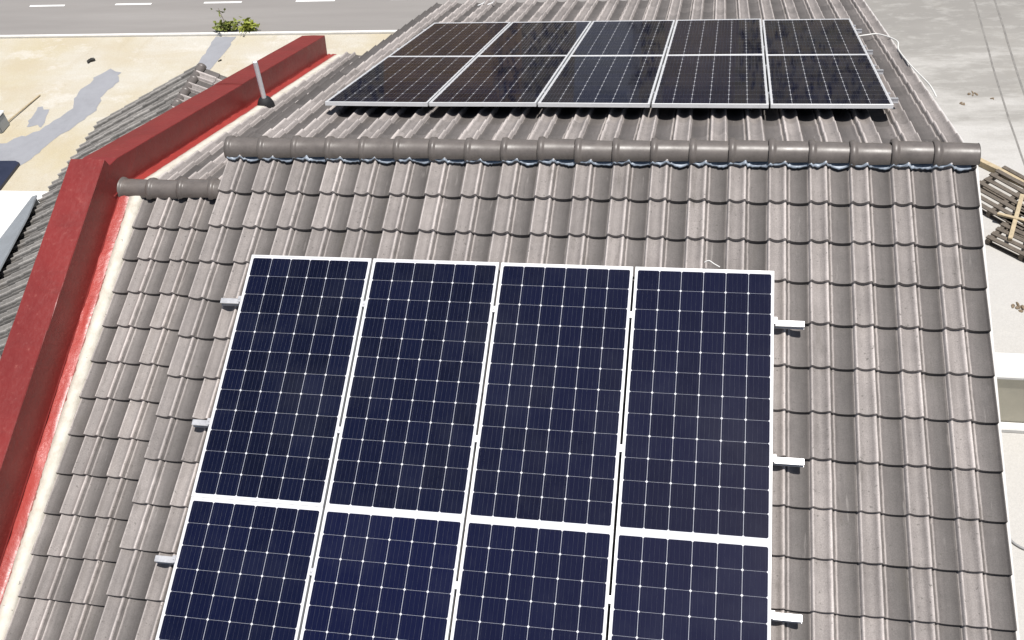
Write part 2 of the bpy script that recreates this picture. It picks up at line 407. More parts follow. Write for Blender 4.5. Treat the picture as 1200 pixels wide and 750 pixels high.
# ridge caps: tapered half barrels, each with a collar lapped over the next
def cap_mesh(L=.2915):
    mb = MB(); n = 14
    st = [(0, .108), (.003, .115), (.028, .118), (.042, .115), (.050, .104), (.060, .101), (.18, .100), (L, .096)]
    rings = []
    for x, r in st:
        rings.append([Vector((x, -math.cos(math.pi * (k / n * 1.03 - .015)) * r, math.sin(math.pi * (k / n * 1.03 - .015)) * r * 1.0)) for k in range(n + 1)])
    vs = [p for r in rings for p in r]
    fs = [(i * (n + 1) + k, (i + 1) * (n + 1) + k, (i + 1) * (n + 1) + k + 1, i * (n + 1) + k + 1) for i in range(len(st) - 1) for k in range(n)]
    mb.add(vs, fs, True)
    # end face of the collar and of the tail (thickness)
    for i, s_ in ((0, 1), (len(st) - 1, -1)):
        r0 = rings[i]; r1 = [Vector((p.x, p.y * .86, p.z * .86 if p.z > 0 else p.z)) for p in r0]
        m_ = len(r0)
        f = [(k, k + 1, m_ + k + 1, m_ + k) for k in range(m_ - 1)]
        mb.add(r0 + r1, f if s_ > 0 else [t[::-1] for t in f])
    return mb
capproto = cap_mesh().build('ridge_cap', 'cap')
capproto_mesh = capproto.data
def place_cap(x, z, first, flip=False, sx=1.0):
    o = capproto if first else capproto.copy()
    if not first: COL.objects.link(o)
    o.location = (x, random.gauss(0, .004), z + random.gauss(0, .0035)); o.rotation_euler = (random.gauss(0, .02), random.gauss(0, .004), random.gauss(0, .006))
    o.scale = (sx, 1, 1)
    child_at(o, house); return o
x = XL - .005; k = 0
while x < XR - .20:
    place_cap(x, -.136, k == 0, False, 1.09 if x > XR - .50 else 1.0); x += .2965; k += 1
x = -1.715
for q in range(4):
    place_cap(x, -.603, False); x += .30
# cap end disc at the right gable
mb = MB(); xx = x0 = XL - .005 + .2965 * (k - 1) + .2915 * 1.09
ring = [(xx + .002, -math.cos(math.pi * (q / 14 * 1.03 - .015)) * .10, -.136 + math.sin(math.pi * (q / 14 * 1.03 - .015)) * .10) for q in range(15)]
mb.add(ring, [tuple(range(14, -1, -1))]); child_at(mb.build('ridge_cap_end', 'mortar'), house)
mb = MB()
ring = [(-1.699, -math.cos(math.pi * (q / 14 * 1.03 - .015)) * .112, -.611 + math.sin(math.pi * (q / 14 * 1.03 - .015)) * .112) for q in range(15)]
mb.add(ring, [tuple(range(15))]); child_at(mb.build('ridge_cap_end', 'mortar'), house)

# bluish foil under the caps, dressed down over the rolls
def membrane(U, V, Nn, O, n_cols, tw, v0, v1, umin, umax):
    vs, fs = [], []
    steps = int((umax - umin) / .012)
    for i in range(steps + 1):
        u = umin + (umax - umin) * i / steps
        f = (u / tw) % 1.0
        vv = v1 + .007 * math.sin(u * 37) + random.gauss(0, .003)
        h = prof(f) * 1.4 + .031
        for v, hh in ((v0, h + .012), (vv - .02, h + .004), (vv, h + .006), (vv, h - .004)): vs.append(O + U * u + V * v + Nn * hh)
    for i in range(steps):
        for q in range(3): a = i * 4 + q; fs.append((a, a + 1, a + 5, a + 4))
    return obj('ridge_membrane', vs, fs, 'foil', None, smooth=True)
child_at(membrane(UX, VN, NN, UX * XL - NN * BED, NC, TW, .075, .158, 0.02, NC * TW - .02), house)

# verge boards, step between the two roof levels, walls
def verge(xc, V, Nn, v0, v1, h0, h1, wdt):
    mb = MB(); cc = V * ((v0 + v1) / 2) + Nn * ((h0 + h1) / 2); cc.x = xc
    mb.box(cc, (wdt, v1 - v0, h1 - h0), (UX, V, Nn)); return mb
VE = NEARV[-1] - .05
for V, Nn, ve in ((VN, NN, NEARV[-1] - .03), (VF, NF, FARV[-1] - .03)):
    child_at(verge(XR + .026, V, Nn, .08, ve, -BED - .16, -BED + .012, .022).build('barge_board', 'board'), house)
    child_at(verge(XL - .004, V, Nn, .08, ve, -LB - .1, -BED - .012, .02).build('barge_board', 'board'), house)
# walls of the house: pentagonal gable body
def gable_body(x0, x1, ya, yb, drop):
    def zt(y): return -abs(y) * math.tan(TH) - drop
    prof_ = [(ya, GZ), (yb, GZ), (yb, zt(yb)), (0, zt(0)), (ya, zt(ya))]
    n = 5; vs = [(x0, y, z) for y, z in prof_] + [(x1, y, z) for y, z in prof_]
    mb = MB(); mb.add(vs, [tuple(range(n - 1, -1, -1)), tuple(range(n, 2 * n))] + [(i, (i + 1) % n, n + (i + 1) % n, n + i) for i in range(n)])
    return mb
child_at(gable_body(XL + .05, XR - .35, -6.4, 6.2, .30).build('wall', 'plaster'), house)
child_at(gable_body(-1.70, XL + .03, -6.4, 4.9, .78).build('wall', 'plaster'), house)

# cream mortar fillet along the lower verge
def strip(x0, x1, h0, h1, V, Nn, v0, v1, th=.012, n=40, wob=.004):
    vs, fs = [], []
    for i in range(n + 1):
        v = v0 + (v1 - v0) * i / n
        for xx_, h in ((x0, h0 - th), (x0, h0), ((x0 + x1) / 2, (h0 + h1) / 2 + .004), (x1 + random.gauss(0, wob), h1), (x1, h1 - .06)):
            p = V * v + Nn * h; vs.append((xx_, p.y, p.z))
    for i in range(n):
        for q in range(4): a = i * 5 + q; fs.append((a, a + 5, a + 6, a + 1) if V is VN else (a, a + 1, a + 6, a + 5))
    return vs, fs
LH = -LB
for V, Nn, v1 in ((VN, NN, 7.6), (VF, NF, 5.55)):
    vs, fs = strip(-1.582, -1.474, LH + .062, LH + .066, V, Nn, .20, v1, .02, 90)
    child_at(obj('mortar_fillet', vs, fs, 'stained_mortar', None, smooth=True), house)

# ------------------------------------------------------------------ red parapet between the two houses
par = thing('parapet_wall', 'long red metal capped parapet wall stepping over the ridge left of the grey roof', 'parapet', (-1.86, 0, GZ))
PX0, PX1 = -2.012, -1.685
PTN, PTF, YM, ZM = -.189, -.272, -.165, -.278   # top of the capping on each slope, and where the two meet
def par_pt(x_, v, h, V, Nn):
    p = V * v + Nn * h; return Vector((x_, p.y, p.z))
# masonry body
body = MB()
TT = math.tan(TH)
for V, Nn, ve, PT in ((VN, NN, 7.5, PTN), (VF, NF, 5.48, PTF)):
    a0 = Vector((0, YM, ZM - .035)); a1 = par_pt(0, ve - .03, PT - .03, V, Nn)
    P = [(a0.y, a0.z), (a1.y, a1.z), (a1.y, GZ), (a0.y, GZ)]
    vs = [(PX0 + .03, y, z) for y, z in P] + [(PX1 - .03, y, z) for y, z in P]
    fl = [(0, 1, 2, 3), (7, 6, 5, 4), (0, 4, 5, 1), (1, 5, 6, 2), (2, 6, 7, 3)]
    body.add(vs, fl)
child_at(body.build('masonry', 'plaster'), par)
def capping(V, Nn, v0, v1, dh=0.0, mitre=False, tilt=0.0):
    """folded sheet: outer lip, top, inner face with a small hem"""
    mb = MB(); vs = []; n = 14; PT = PTN if V is VN else PTF; dep = -.330 if V is VN else -.250
    sec = [(PX0 - .004, -.20), (PX0 - .004, -.006), (PX0 + .004, 0.0), ((PX0 + PX1) / 2, .004), (PX1 - .006, 0.0), (PX1, -.006), (PX1 + .002, dep), (PX1 + .008, dep - .01)]
    for i in range(n + 1):
        v = v0 + (v1 - v0) * i / n
        for x_, h in sec:
            hh = PT + dh + h + tilt * (x_ - PX0) + random.gauss(0, .0008)
            if mitre and i == 0: vs.append(Vector((x_, YM, ZM + (hh - PT) / c)))      # meets the other slope at the ridge
            else: vs.append(par_pt(x_, v, hh, V, Nn))
    m_ = len(sec)
    fs = []
    for i in range(n):
        for q in range(m_ - 1):
            a = i * m_ + q; t = (a, a + m_, a + m_ + 1, a + 1)
            fs.append(t if V is VN else t[::-1])
    mb.add(vs, fs); e0 = n * m_
    # end closure
    mb.add(vs[e0:e0 + 7], [tuple(range(7)) if V is VN else tuple(range(6, -1, -1))])
    return mb
child_at(capping(VN, NN, 0, 1.80, 0, True).build('capping', 'red'), par)
child_at(capping(VN, NN, 1.77, 4.6, .004, False, .012).build('capping', 'red'), par)
child_at(capping(VN, NN, 4.57, 7.55, .001).build('capping', 'red'), par)
child_at(capping(VF, NF, 0, 2.9, 0, True).build('capping', 'red'), par)
child_at(capping(VF, NF, 2.87, 5.55, .004).build('capping', 'red'), par)
def flash(V, Nn, v0, v1):
    vs, fs = [], []; n = 70
    for i in range(n + 1):
        v = v0 + (v1 - v0) * i / n
        for x_, h in ((PX1 - .004, LH + .066), (-1.655, LH + .064), (-1.63, LH + .062), (-1.584, LH + .058), (-1.574, LH + .05), (-1.572, LH + .03)):
            vs.append(par_pt(x_, v, h + random.gauss(0, .0040), V, Nn))
    for i in range(n):
        for q in range(5):
            a = i * 6 + q; t = (a, a + 6, a + 7, a + 1); fs.append(t if V is VN else t[::-1])
    return obj('flashing', vs, fs, 'red_flash', None, smooth=True)
child_at(flash(VN, NN, .185, 7.55), par); child_at(flash(VF, NF, .185, 5.62), par)

# ------------------------------------------------------------------ solar panels
PW, PL = .983, 1.9422
def panel_meshes(PL, sv=1.0):
    """frame and laminate; local x across, y down the roof, z out; origin = outer corner, z=0 at frame top"""
    lip = .014; D = .035
    fr = MB()
    o = [(0, 0), (PW, 0), (PW, PL), (0, PL)]; i_ = [(lip, lip), (PW - lip, lip), (PW - lip, PL - lip), (lip, PL - lip)]
    b = .0015
    ob = [(b, b), (PW - b, b), (PW - b, PL - b), (b, PL - b)]
    vs = [(*p, -D) for p in o] + [(*p, -b) for p in o] + [(*p, 0) for p in ob] + [(*p, 0) for p in i_] + [(*p, -.006) for p in i_]
    fs = []
    for L in range(4):
        for k in range(4):
            fs.append((L * 4 + k, (L + 1) * 4 + k, (L + 1) * 4 + (k + 1) % 4, L * 4 + (k + 1) % 4))
    fr.add(vs, fs)
    # return flange under the panel
    i2 = [(.028, .028), (PW - .028, .028), (PW - .028, PL - .028), (.028, PL - .028)]
    fr.add([(*p, -D) for p in o] + [(*p, -D) for p in i2], [(k, (k + 1) % 4, 4 + (k + 1) % 4, 4 + k) for k in range(4)])
    mx = (PW - 6 * .1575) / 2; my = (PL - 12 * .1575 * sv) / 2
    z = -.004
    gv = [(lip, lip, z), (PW - lip, lip, z), (PW - lip, PL - lip, z), (lip, PL - lip, z)]
    gl = gv + [(x_, y_, -.011) for x_, y_, _ in gv]
    uv = [((x_ - mx), (y_ - my) / sv) for x_, y_, _ in gl]
    gf = [(3, 2, 1, 0), (4, 5, 6, 7), (0, 1, 5, 4), (1, 2, 6, 5), (2, 3, 7, 6), (3, 0, 4, 7)]
    return fr, gl, gf, uv
def make_panel(PL, sv):
    t = thing('solar_panel', '-', 'solar panel', group='x')
    fr, gl, gf, uv = panel_meshes(PL, sv)
    fr.build('frame', 'frame', t)
    obj('laminate', gl, gf, 'cells', t, uv=uv)
    return t
def dup(root):
    r = root.copy(); COL.objects.link(r)
    for ch in root.children:
        d = ch.copy(); COL.objects.link(d); d.parent = r
    return r
def axes_matrix(U, V, Nn, O):
    # local z must be outward: x=U, y=V, z=Nn (mirrored frames are avoided by swapping x)
    mm = Matrix((U, V, Nn)).transposed().to_4x4(); mm.translation = O; return mm
def flipfix(U, V, Nn):
    return U.cross(V).dot(Nn) > 0
ORD = ['leftmost', 'second from left', 'second from right', 'rightmost']
near_proto = make_panel(PL, 1.0); used = False
# near slope: right handed frame is x=-X ... use x = U such that U x V = N
Un = VN.cross(NN)               # = ±X
for row in range(2):
    for j in range(4):
        o = near_proto if not used else dup(near_proto); used = True
        left = j * .9995 + .008; top = 1.12 + row * 1.943
        O = UX * (left if Un.x > 0 else left + PW) + VN * top + NN * random.gauss(0, .0012)
        o.matrix_world = axes_matrix(Un, VN, NN, O) @ Matrix.Rotation(random.gauss(0, .0006), 4, 'Z')
        o['label'] = ('navy solar panel, %s in the upper row of the large near array' % ORD[j]) if row == 0 else \
                     ('navy solar panel cut by the photo bottom, %s of the near lower row' % ORD[j])
        o['group'] = 'solar panels of the near array'
        for ch in o.children: ch.color = ((.05, .12, .25, .35)[j] if row == 0 else (.35, .75, .55, .6)[j], 0, 0, 1)
FU0, FS0, FL, FPH = -.011, 1.067, 1.898, -.015
far_proto = make_panel(FL - .006, .977); used = False
Uf = VF.cross(NF)
cr, sr = math.cos(FPH), math.sin(FPH)
FD1 = (UX * cr + VF * sr); FD2 = (VF * cr - UX * sr)   # across, down (slightly skewed on the roof)
FORD = ['leftmost', 'second from left', 'middle', 'second from right', 'rightmost']
for row in range(2):
    for j in range(5):
        o = far_proto if not used else dup(far_proto); used = True
        a = j * .9995 + .008; bq = row * FL
        O = UX * FU0 + VF * FS0 + FD1 * (a if Uf.dot(UX) > 0 else a + PW) + FD2 * bq + NF * (.006 + random.gauss(0, .0012))
        ux = FD1 if Uf.dot(UX) > 0 else -FD1
        o.matrix_world = axes_matrix(ux, FD2, NF, O) @ Matrix.Rotation(random.gauss(0, .0012), 4, 'X') @ Matrix.Rotation(random.gauss(0, .0025), 4, 'Y')
        o['label'] = ('dark solar panel beyond the ridge, %s in the front row' % FORD[j]) if row == 0 else \
                     ('dark solar panel, %s in the back row of the far array' % FORD[j])
        o['group'] = 'solar panels of the far array'
        for ch in o.children: ch.color = (0, 0, 0, 1)

# ------------------------------------------------------------------ mounting rails with clamps
def rail(label, x0, x1, V, Nn, v, gaps, group, D1=None, h=-.0365):
    D1 = D1 or UX
    t = thing('mounting_rail', label, 'rail', group=group)
    c0 = V * v + Nn * (h - .02); c0.x = 0
    t.location = c0 + D1 * x0
    A = (D1, V, Nn)
    mb = MB(); L = x1 - x0
    z = Vector((0, 0, 0))
    mid = D1 * (L / 2)
    mb.box(mid + Nn * .0155, (L, .044, .009), A, .0015)                # flat top
    mb.box(mid - V * .0155 - Nn * .004, (L, .005, .030), A); mb.box(mid + V * .0155 - Nn * .004, (L, .005, .030), A)
    mb.box(mid - Nn * .0165, (L, .050, .005), A)
    mb.build('channel', 'alu', t)
    nb = max(3, int(L / 1.1))
    for q in range(nb):
        f = MB(); px = D1 * (.42 + (L - .84) * q / (nb - 1))
        f.box(px + V * .024 - Nn * .030, (.04, .006, .066), A); f.box(px + V * .05 - Nn * .061, (.04, .06, .006), A)
        f.build('roof_hook', 'alu', t)
    for gx in gaps:
        cl = MB(); px = D1 * (gx - x0)
        cl.box(px + Nn * .0605, (.026, .05, .005), A, .001)
        cl.box(px + Nn * .038, (.010, .045, .04), A)
        cl.tube([px + Nn * .062, px + Nn * .069], .006, 8)
        cl.build('clamp', 'alu', t)
    return t
g4 = [-.001, .9995, 1.999, 2.9985, 3.999]
NAMES = ['uppermost', 'second', 'third', 'lowest']
for q, v in enumerate((1.510, 2.505, 3.505, 4.50)):
    rail('aluminium rail under the near array, %s' % (('%s of those jutting out at its right edge' % NAMES[q]) if q < 3 else 'below the lowest one in sight'),
         (-.175, -.15, -.165, -.16)[q], (4.20, 4.195, 4.18, 4.2)[q], VN, NN, v, g4, 'rails under the near array')
for q, v in enumerate((.38, 1.42, 2.28, 3.36)):
    t = rail('aluminium rail under the far array, %s from the ridge' % ['first', 'second', 'third', 'fourth'][q],
             -.06, 5.08, VF, NF, 0, [.9995 * i for i in range(6)], 'rails under the far array', FD1)
    t.location = UX * (FU0) + VF * FS0 + FD2 * v + FD1 * -.06 + NF * (-.0565)

# ------------------------------------------------------------------ vent pipe, cables on the roof
vp = VF * 2.985 - NF * (LB - .03); vp.x = -1.50; vp.y += .02
vent = thing('vent_pipe', 'white plastic vent pipe with black rubber boot standing beside the red parapet', 'pipe', vp)
mb = MB()
tilt = Vector((.07, .0, 1)).normalized()
mb.tube([tilt * -.05, tilt * .30, tilt * .58], .027, 16, False)
mb.tube([tilt * .58, tilt * .30], .022, 16, True)
mb.build('pipe', 'pvc', vent)
bt = MB(); bt.tube([Vector((0, 0, -.06)), tilt * .03, tilt * .075, tilt * .105, tilt * .12], [.10, .098, .080, .062, .036], 16); bt.build('boot', 'rubber', vent)

def cable(name, label, pts, r, material, cat='cable', sub=6):
    P = [Vector(p) for p in pts]; Q = []
    for i in range(len(P) - 1):
        p0, p1, p2, p3 = P[max(i - 1, 0)], P[i], P[i + 1], P[min(i + 2, len(P) - 1)]
        for s_ in range(sub):
            t = s_ / sub
            Q.append(.5 * ((2 * p1) + (p2 - p0) * t + (2 * p0 - 5 * p1 + 4 * p2 - p3) * t * t + (3 * p1 - p0 - 3 * p2 + p3) * t ** 3))
    Q.append(P[-1])
    mb = MB(); mb.tube(Q, r, 8); o = mb.build(name, material); return tag(o, label, cat)
def fp(x_, v, h): p = VF * v - NF * h; return (x_, p.y, p.z)
cable('cable', 'white cable snaking down the far roof beside the right gable edge',
      [fp(5.05, 4.27, .10), fp(5.16, 4.27, .085), fp(5.30, 4.31, .085), fp(5.44, 3.98, .09), fp(5.40, 3.56, .095), fp(5.40, 2.96, .09), fp(5.42, 2.55, .09), fp(5.45, 2.05, .092), fp(5.44, 1.65, .10)], .0075, 'cable')
cable('cable_tie', 'short white cable tie lying on the tiles above the rightmost near panel',
      [(3.50, -.97, -.385), (3.53, -.965, -.372), (3.57, -.985, -.385), (3.61, -1.0, -.40)], .004, 'cable', 'cable tie')
for x_, v in ((.23, 6.78), (.36, 6.83)):
    mb = MB(); p = Vector(fp(x_, v, .10)); mb.box(p, (.09, .05, .012), (Vector((.9, .3, .2)).normalized(), VF, NF), .003)
    mb.box(p + Vector((.04, .03, .012)), (.05, .05, .01), (Vector((.5, .8, .1)).normalized(), VF, NF), .002)
    tag(mb.build('mortar_scrap', 'pvc'), 'small pale scrap on the far tiles at the top edge, %s one' % ('left' if x_ < .3 else 'right'), 'scrap', 'pale scraps on the far tiles')

# ------------------------------------------------------------------ neighbour house on the left
NRX, NRZ, NP = -3.742, -2.60, R(26.3)
cp, sp = math.cos(NP), math.sin(NP)
NY = 5.266
WV, WN = Vector((-cp, 0, -sp)), Vector((-sp, 0, cp))
EV, EN = Vector((cp, 0, -sp)), Vector((sp, 0, cp))
nb = thing('neighbour_house', 'lower house with weathered grey gable roof left of the red parapet', 'house', (-3.74, 2, GZ))
ncol = 36
O = Vector((NRX, NY - ncol * TW, NRZ)) - WN * .03
WVF = [.25 + .29 * k for k in range(8)]
WVF = [v for v in WVF if v < 2.4] + [2.31] if WVF[-1] < 2.31 else [v for v in WVF if v < 2.31]
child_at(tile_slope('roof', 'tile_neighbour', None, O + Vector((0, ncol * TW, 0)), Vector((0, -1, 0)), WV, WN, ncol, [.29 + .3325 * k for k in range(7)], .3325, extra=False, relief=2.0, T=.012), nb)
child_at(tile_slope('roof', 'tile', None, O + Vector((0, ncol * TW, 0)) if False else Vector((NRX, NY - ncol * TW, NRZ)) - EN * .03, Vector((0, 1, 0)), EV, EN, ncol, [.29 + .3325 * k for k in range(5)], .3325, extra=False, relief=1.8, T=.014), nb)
# ridge caps along y
yk = NY + .03
for q in range(12):
    o = capproto.copy(); COL.objects.link(o); o.location = (NRX, yk, NRZ - .035); o.rotation_euler = (0, 0, -math.pi / 2); o.scale = (1, .66, .62)
    yk -= .30; child_at(o, nb)
mb = MB()
def nz(x_): return NRZ - abs(x_ - NRX) * math.tan(NP)
P = [(-5.55, GZ), (-2.06, GZ), (-2.06, nz(-2.06) - .12), (NRX, NRZ - .12), (-5.55, nz(-5.55) - .12)]
vs = [(x_, -6.0, z_) for x_, z_ in P] + [(x_, NY - .3, z_) for x_, z_ in P]
mb.add(vs, [(0, 1, 2, 3, 4), (9, 8, 7, 6, 5)] + [(i, 5 + i, 5 + (i + 1) % 5, (i + 1) % 5) for i in range(5)])
child_at(mb.build('wall', 'plaster'), nb)
# grey sheet metal flashing across the corner of that roof
def wpt(x_, y_, h): return Vector((x_, y_, nz(x_))) + WN * h
mb = MB()
top = [wpt(-5.86, 3.40, .125), wpt(-5.74, 3.36, .125), wpt(-5.50, 2.78, .125), wpt(-5.10, 1.42, .125), wpt(-4.35, -.5, .125), wpt(-4.3, -6.0, .125), wpt(-5.86, -6.0, .125)]
n = len(top); mb.add(top + [p - WN * .02 for p in top], [tuple(range(n)), tuple(range(2 * n - 1, n - 1, -1))] + [(i, n + i, n + (i + 1) % n, (i + 1) % n) for i in range(n)])
mb.box((-5.87, -1.30, nz(-5.86) + .02), (.02, 9.4, .18))
child_at(mb.build('gutter_flashing', 'zinc'), nb)
# white flat slab beside it
mb = MB(); mb.prism([(-9.2, 3.86), (-9.2, -6.0), (-5.93, -6.0), (-5.93, 3.52), (-5.80, 3.56), (-5.76, 3.70), (-5.82, 3.82), (-5.95, 3.86)], -4.02, -3.82)
canopy = tag(mb.build('canopy', 'white_paint'), 'flat white canopy slab left of the grey metal flashing', 'canopy')
mb = MB()
# ------------------------------------------------------------------ ground, road, yard
def sheet(name, poly, z, material):
    return structure(obj(name, [(x_, y_, z) for x_, y_ in poly], [tuple(range(len(poly)))], material))
B = 600
sheet('ground', [(-B, -B), (B, -B), (B, B), (-B, B)], GZ - .02, 'grass')
sheet('yard', [(-60, -40), (2, -40), (2, 14.56), (-60, 14.56)], GZ, 'sand')
sheet('driveway', [(2, -40), (60, -40), (60, 15.9), (2, 15.9)], GZ + .0, 'concrete')
sheet('road', [(-160, 14.62), (2.0, 14.62), (2.0, 15.9), (160, 15.9), (160, 22.0), (-160, 22.0)], GZ - .004, 'road')
# kerb between the sandy yard and the road
mb = MB(); mb.box(((-60 + 2) / 2, 14.59, GZ - .02), (62, .09, .16), None, .012); structure(mb.build('kerb', 'kerb'))
mb = MB()
xd = -14.90 - 2.575 * 12
for q in range(40):
    L = 1.06 + random.gauss(0, .015)
    mb.add([(xd, 16.20, GZ), (xd + L, 16.195, GZ), (xd + L, 16.275, GZ), (xd, 16.28, GZ)], [(0, 1, 2, 3)])
    xd += 2.575
structure(mb.build('road_marking', 'line'))
# grey concrete walkway strip and irregular grey patches on the sand
def ragged(poly, amp=.05, sub=6):
    out = []
    for i in range(len(poly)):
        a, b_ = Vector(poly[i]), Vector(poly[(i + 1) % len(poly)])
        n_ = max(2, int((b_ - a).length / .12))
        for q in range(n_):
            p = a.lerp(b_, q / n_); out.append((p.x + random.gauss(0, amp * .5), p.y + random.gauss(0, amp * .5)))
    return out
sheet('grey_patch', ragged([(-8.74, 14.5), (-8.74, 13.2), (-8.78, 12.4), (-8.3, 12.4), (-8.29, 13.1), (-8.2, 13.9), (-8.2, 14.5)], .03), GZ + .004, 'grey_flat')
sheet('grey_patch', ragged([(-10.95, 13.05), (-10.62, 12.92), (-10.50, 12.4), (-10.62, 11.9), (-10.50, 11.3), (-10.75, 10.65), (-11.0, 10.15), (-11.15, 9.55), (-11.35, 9.1), (-11.55, 8.9),
                      (-13.5, 8.4), (-13.5, 9.9), (-12.25, 10.0), (-11.75, 10.3), (-11.4, 10.75), (-11.15, 11.35), (-11.27, 11.75), (-11.33, 12.2), (-11.2, 12.7)], .05), GZ + .004, 'grey_flat')  # ragged flat grey patch over the sand
sheet('grey_patch', ragged([(-12.08, 11.45), (-11.74, 11.3), (-11.62, 10.95), (-11.56, 10.62), (-11.75, 10.7), (-11.98, 10.6), (-12.0, 11.0)], .05), GZ + .004, 'grey_flat')
# tyre-width drain joints in the concrete on the right
mb = MB()
for x0_, w_ in ((9.19, .035), (9.62, .04)):
    pts = [(x0_ + .02 * math.sin(y_ * .9) + random.gauss(0, .004), y_) for y_ in [i * .5 for i in range(-20, 33)]]
    vs = []
    for x_, y_ in pts: vs += [(x_, y_, GZ + .004), (x_ + w_, y_, GZ + .004)]
    mb.add(vs, [(2 * i, 2 * i + 1, 2 * i + 3, 2 * i + 2) for i in range(len(pts) - 1)])
structure(mb.build('drain_joint', worn('joint_dirt', (.20, .19, .175), .9, 0, .4, 6)))

# ------------------------------------------------------------------ small shrubs at the kerb
def shrub(x_, y_, rad, hgt, leafm, label, sprig=False):
    t = thing('shrub', label, 'shrub', (x_, y_, GZ), 'shrubs at the kerb')
    st = MB(); lf = MB()
    tips = []
    for q in range(16):
        a = random.uniform(0, 6.28); r_ = rad * random.uniform(.2, 1.0); h = hgt * random.uniform(.5, 1.0)
        p = Vector((math.cos(a) * r_, math.sin(a) * r_ * .7, h)); tips.append(p)
        st.tube([(0, 0, -.02), p * .5 + Vector((0, 0, .05)), p], [.012, .008, .004], 5)
    if sprig:
        p = Vector((-rad * .85, .25, hgt * 1.9)); tips.append(p); st.tube([(0, 0, 0), p * .6, p], [.010, .007, .004], 5)
    for p in tips:
        for q in range(9):
            cpt = p * random.uniform(.45, 1.05) + Vector((random.gauss(0, .08), random.gauss(0, .06), random.gauss(0, .05)))
            cpt.z = max(cpt.z, .02)
            d = Vector((random.gauss(0, 1), random.gauss(0, 1), random.gauss(.3, .6))).normalized(); s_ = d.orthogonal().normalized()
            s_ = Matrix.Rotation(random.uniform(0, 6.28), 3, d) @ s_
            L = random.uniform(.08, .16); W_ = L * .30; nrm = d.cross(s_) * L * .12
            lf.add([cpt, cpt + d * L * .5 + s_ * W_ + nrm, cpt + d * L, cpt + d * L * .5 - s_ * W_ + nrm], [(0, 1, 2, 3)], False)
    st.build('stem', 'stem', t); lf.build('foliage', leafm, t)
shrub(-8.50, 14.78, .25, .26, 'leaf_dark', 'dark green shrub with a taller side sprig at the kerb', True)
shrub(-7.93, 14.78, .22, .22, 'leaf_lime', 'yellow green shrub at the kerb, right of the darker shrub')

# ------------------------------------------------------------------ things lying on the sandy yard
def lump(name, label, cat, x_, y_, size, material, n=3, group=None, spread=1.0):
    mb = MB()
    for q in range(n * 2):
        bm = bmesh.new(); bmesh.ops.create_icosphere(bm, subdivisions=1, radius=1)
        sc = Vector((random.uniform(.25, .6), random.uniform(.12, .25), random.uniform(.08, .18))) * size
        rt = Matrix.Rotation(random.uniform(0, 3.1), 3, 'Z') @ Matrix.Rotation(random.uniform(-.4, .4), 3, 'X')
        cc = Vector((x_ + random.gauss(0, size * .55 * spread), y_ + random.gauss(0, size * .35 * spread), GZ + sc.z * .7))
        vs = [cc + rt @ Vector((v.co.x * sc.x * random.uniform(.7, 1.2), v.co.y * sc.y * random.uniform(.6, 1.3), v.co.z * sc.z)) for v in bm.verts]
        bm.verts.index_update(); mb.add(vs, [[v.index for v in f.verts] for f in bm.faces]); bm.free()
    return tag(mb.build(name, material), label, cat, group)
lump('scrap', 'small black scrap lying alone on the pale sand near the road', 'scrap', -11.67, 13.42, .30, 'black', 2, None, .35)
lump('stone', 'small dark stone beside the grey strip behind the red parapet', 'stone', -8.19, 13.38, .14, 'black', 1, None, .15)
lump('brick_bits', 'brown rubble pieces on the concrete right of the far roof, upper clump', 'rubble', 8.63, 11.95, .11, 'brown', 3, 'rubble on the concrete')
lump('brick_bits', 'brown rubble pieces on the concrete right of the far roof, lower clump', 'rubble', 8.40, 11.62, .11, 'brown', 2, 'rubble on the concrete')
lump('brick_bits', 'small brown rubble beside the dark joints in the concrete', 'rubble', 9.02, 11.8, .08, 'brown', 2, 'rubble on the concrete')
# pole leaning from a grey box at the left edge
crate = thing('box', 'small grey box with pale lid at the left edge of the sandy yard', 'box', (-12.62, 10.55, GZ))
mb = MB(); mb.box((0, 0, .17), (.42, .36, .34), None, .02); mb.build('body', 'zinc', crate)
mb = MB(); mb.box((0, 0, .365), (.46, .40, .04), None, .012); mb.build('lid', 'white_paint', crate)
mb = MB(); mb.tube([(-12.50, 10.72, GZ + .05), (-12.26, 11.90, GZ + .03)], .018, 8)
tag(mb.build('pole', 'pale_wood'), 'thin brown wooden pole lying on the sand beside the grey box', 'pole')
# dark navy sheet at the left edge
mb = MB()
poly = [(-11.45, 9.28), (-11.32, 9.22), (-11.30, 8.2), (-12.6, 8.0), (-12.6, 9.25)]
mb.prism(poly, GZ + .015, GZ + .07)
tag(mb.build('tarpaulin', 'navy'), 'dark navy tarpaulin at the left edge between the grey patch and white canopy', 'tarpaulin')

# ------------------------------------------------------------------ pallets and timber on the right
def pallet(label, x_, y_, z_, ang, wood, L=1.25, W_=1.1, nsl=6, tilt=0.0):
    t = thing('pallet', label, 'pallet', (x_, y_, z_), 'pallets beside the gable'); t.rotation_euler = (tilt, 0, ang)
    mb = MB()
    for q in range(nsl):
        yy = -W_ / 2 + .05 + (W_ - .1) * q / (nsl - 1)
        mb.box((random.gauss(0, .01), yy, .128), (L, .088, .020), (Vector((1, random.gauss(0, .008), 0)).normalized(), Vector((0, 1, 0)), Vector((0, 0, 1))), .003)
    mb.build('deck', wood, t)
    for xx_ in (-L / 2 + .05, 0, L / 2 - .05):
        s_ = MB(); s_.box((xx_, 0, .068), (.075, W_, .095), None, .004); s_.build('stringer', wood, t)
    mb = MB()
    for yy in (-W_ / 2 + .06, 0, W_ / 2 - .06): mb.box((0, yy, .0105), (L, .09, .018), None, .003)
    mb.build('bottom_boards', wood, t)
    return t
pallet('dark weathered wooden pallet with white gaps between its boards, beside the right gable', 8.80, 8.55, GZ, R(-47), 'old_wood', 1.3, 1.25, 8)
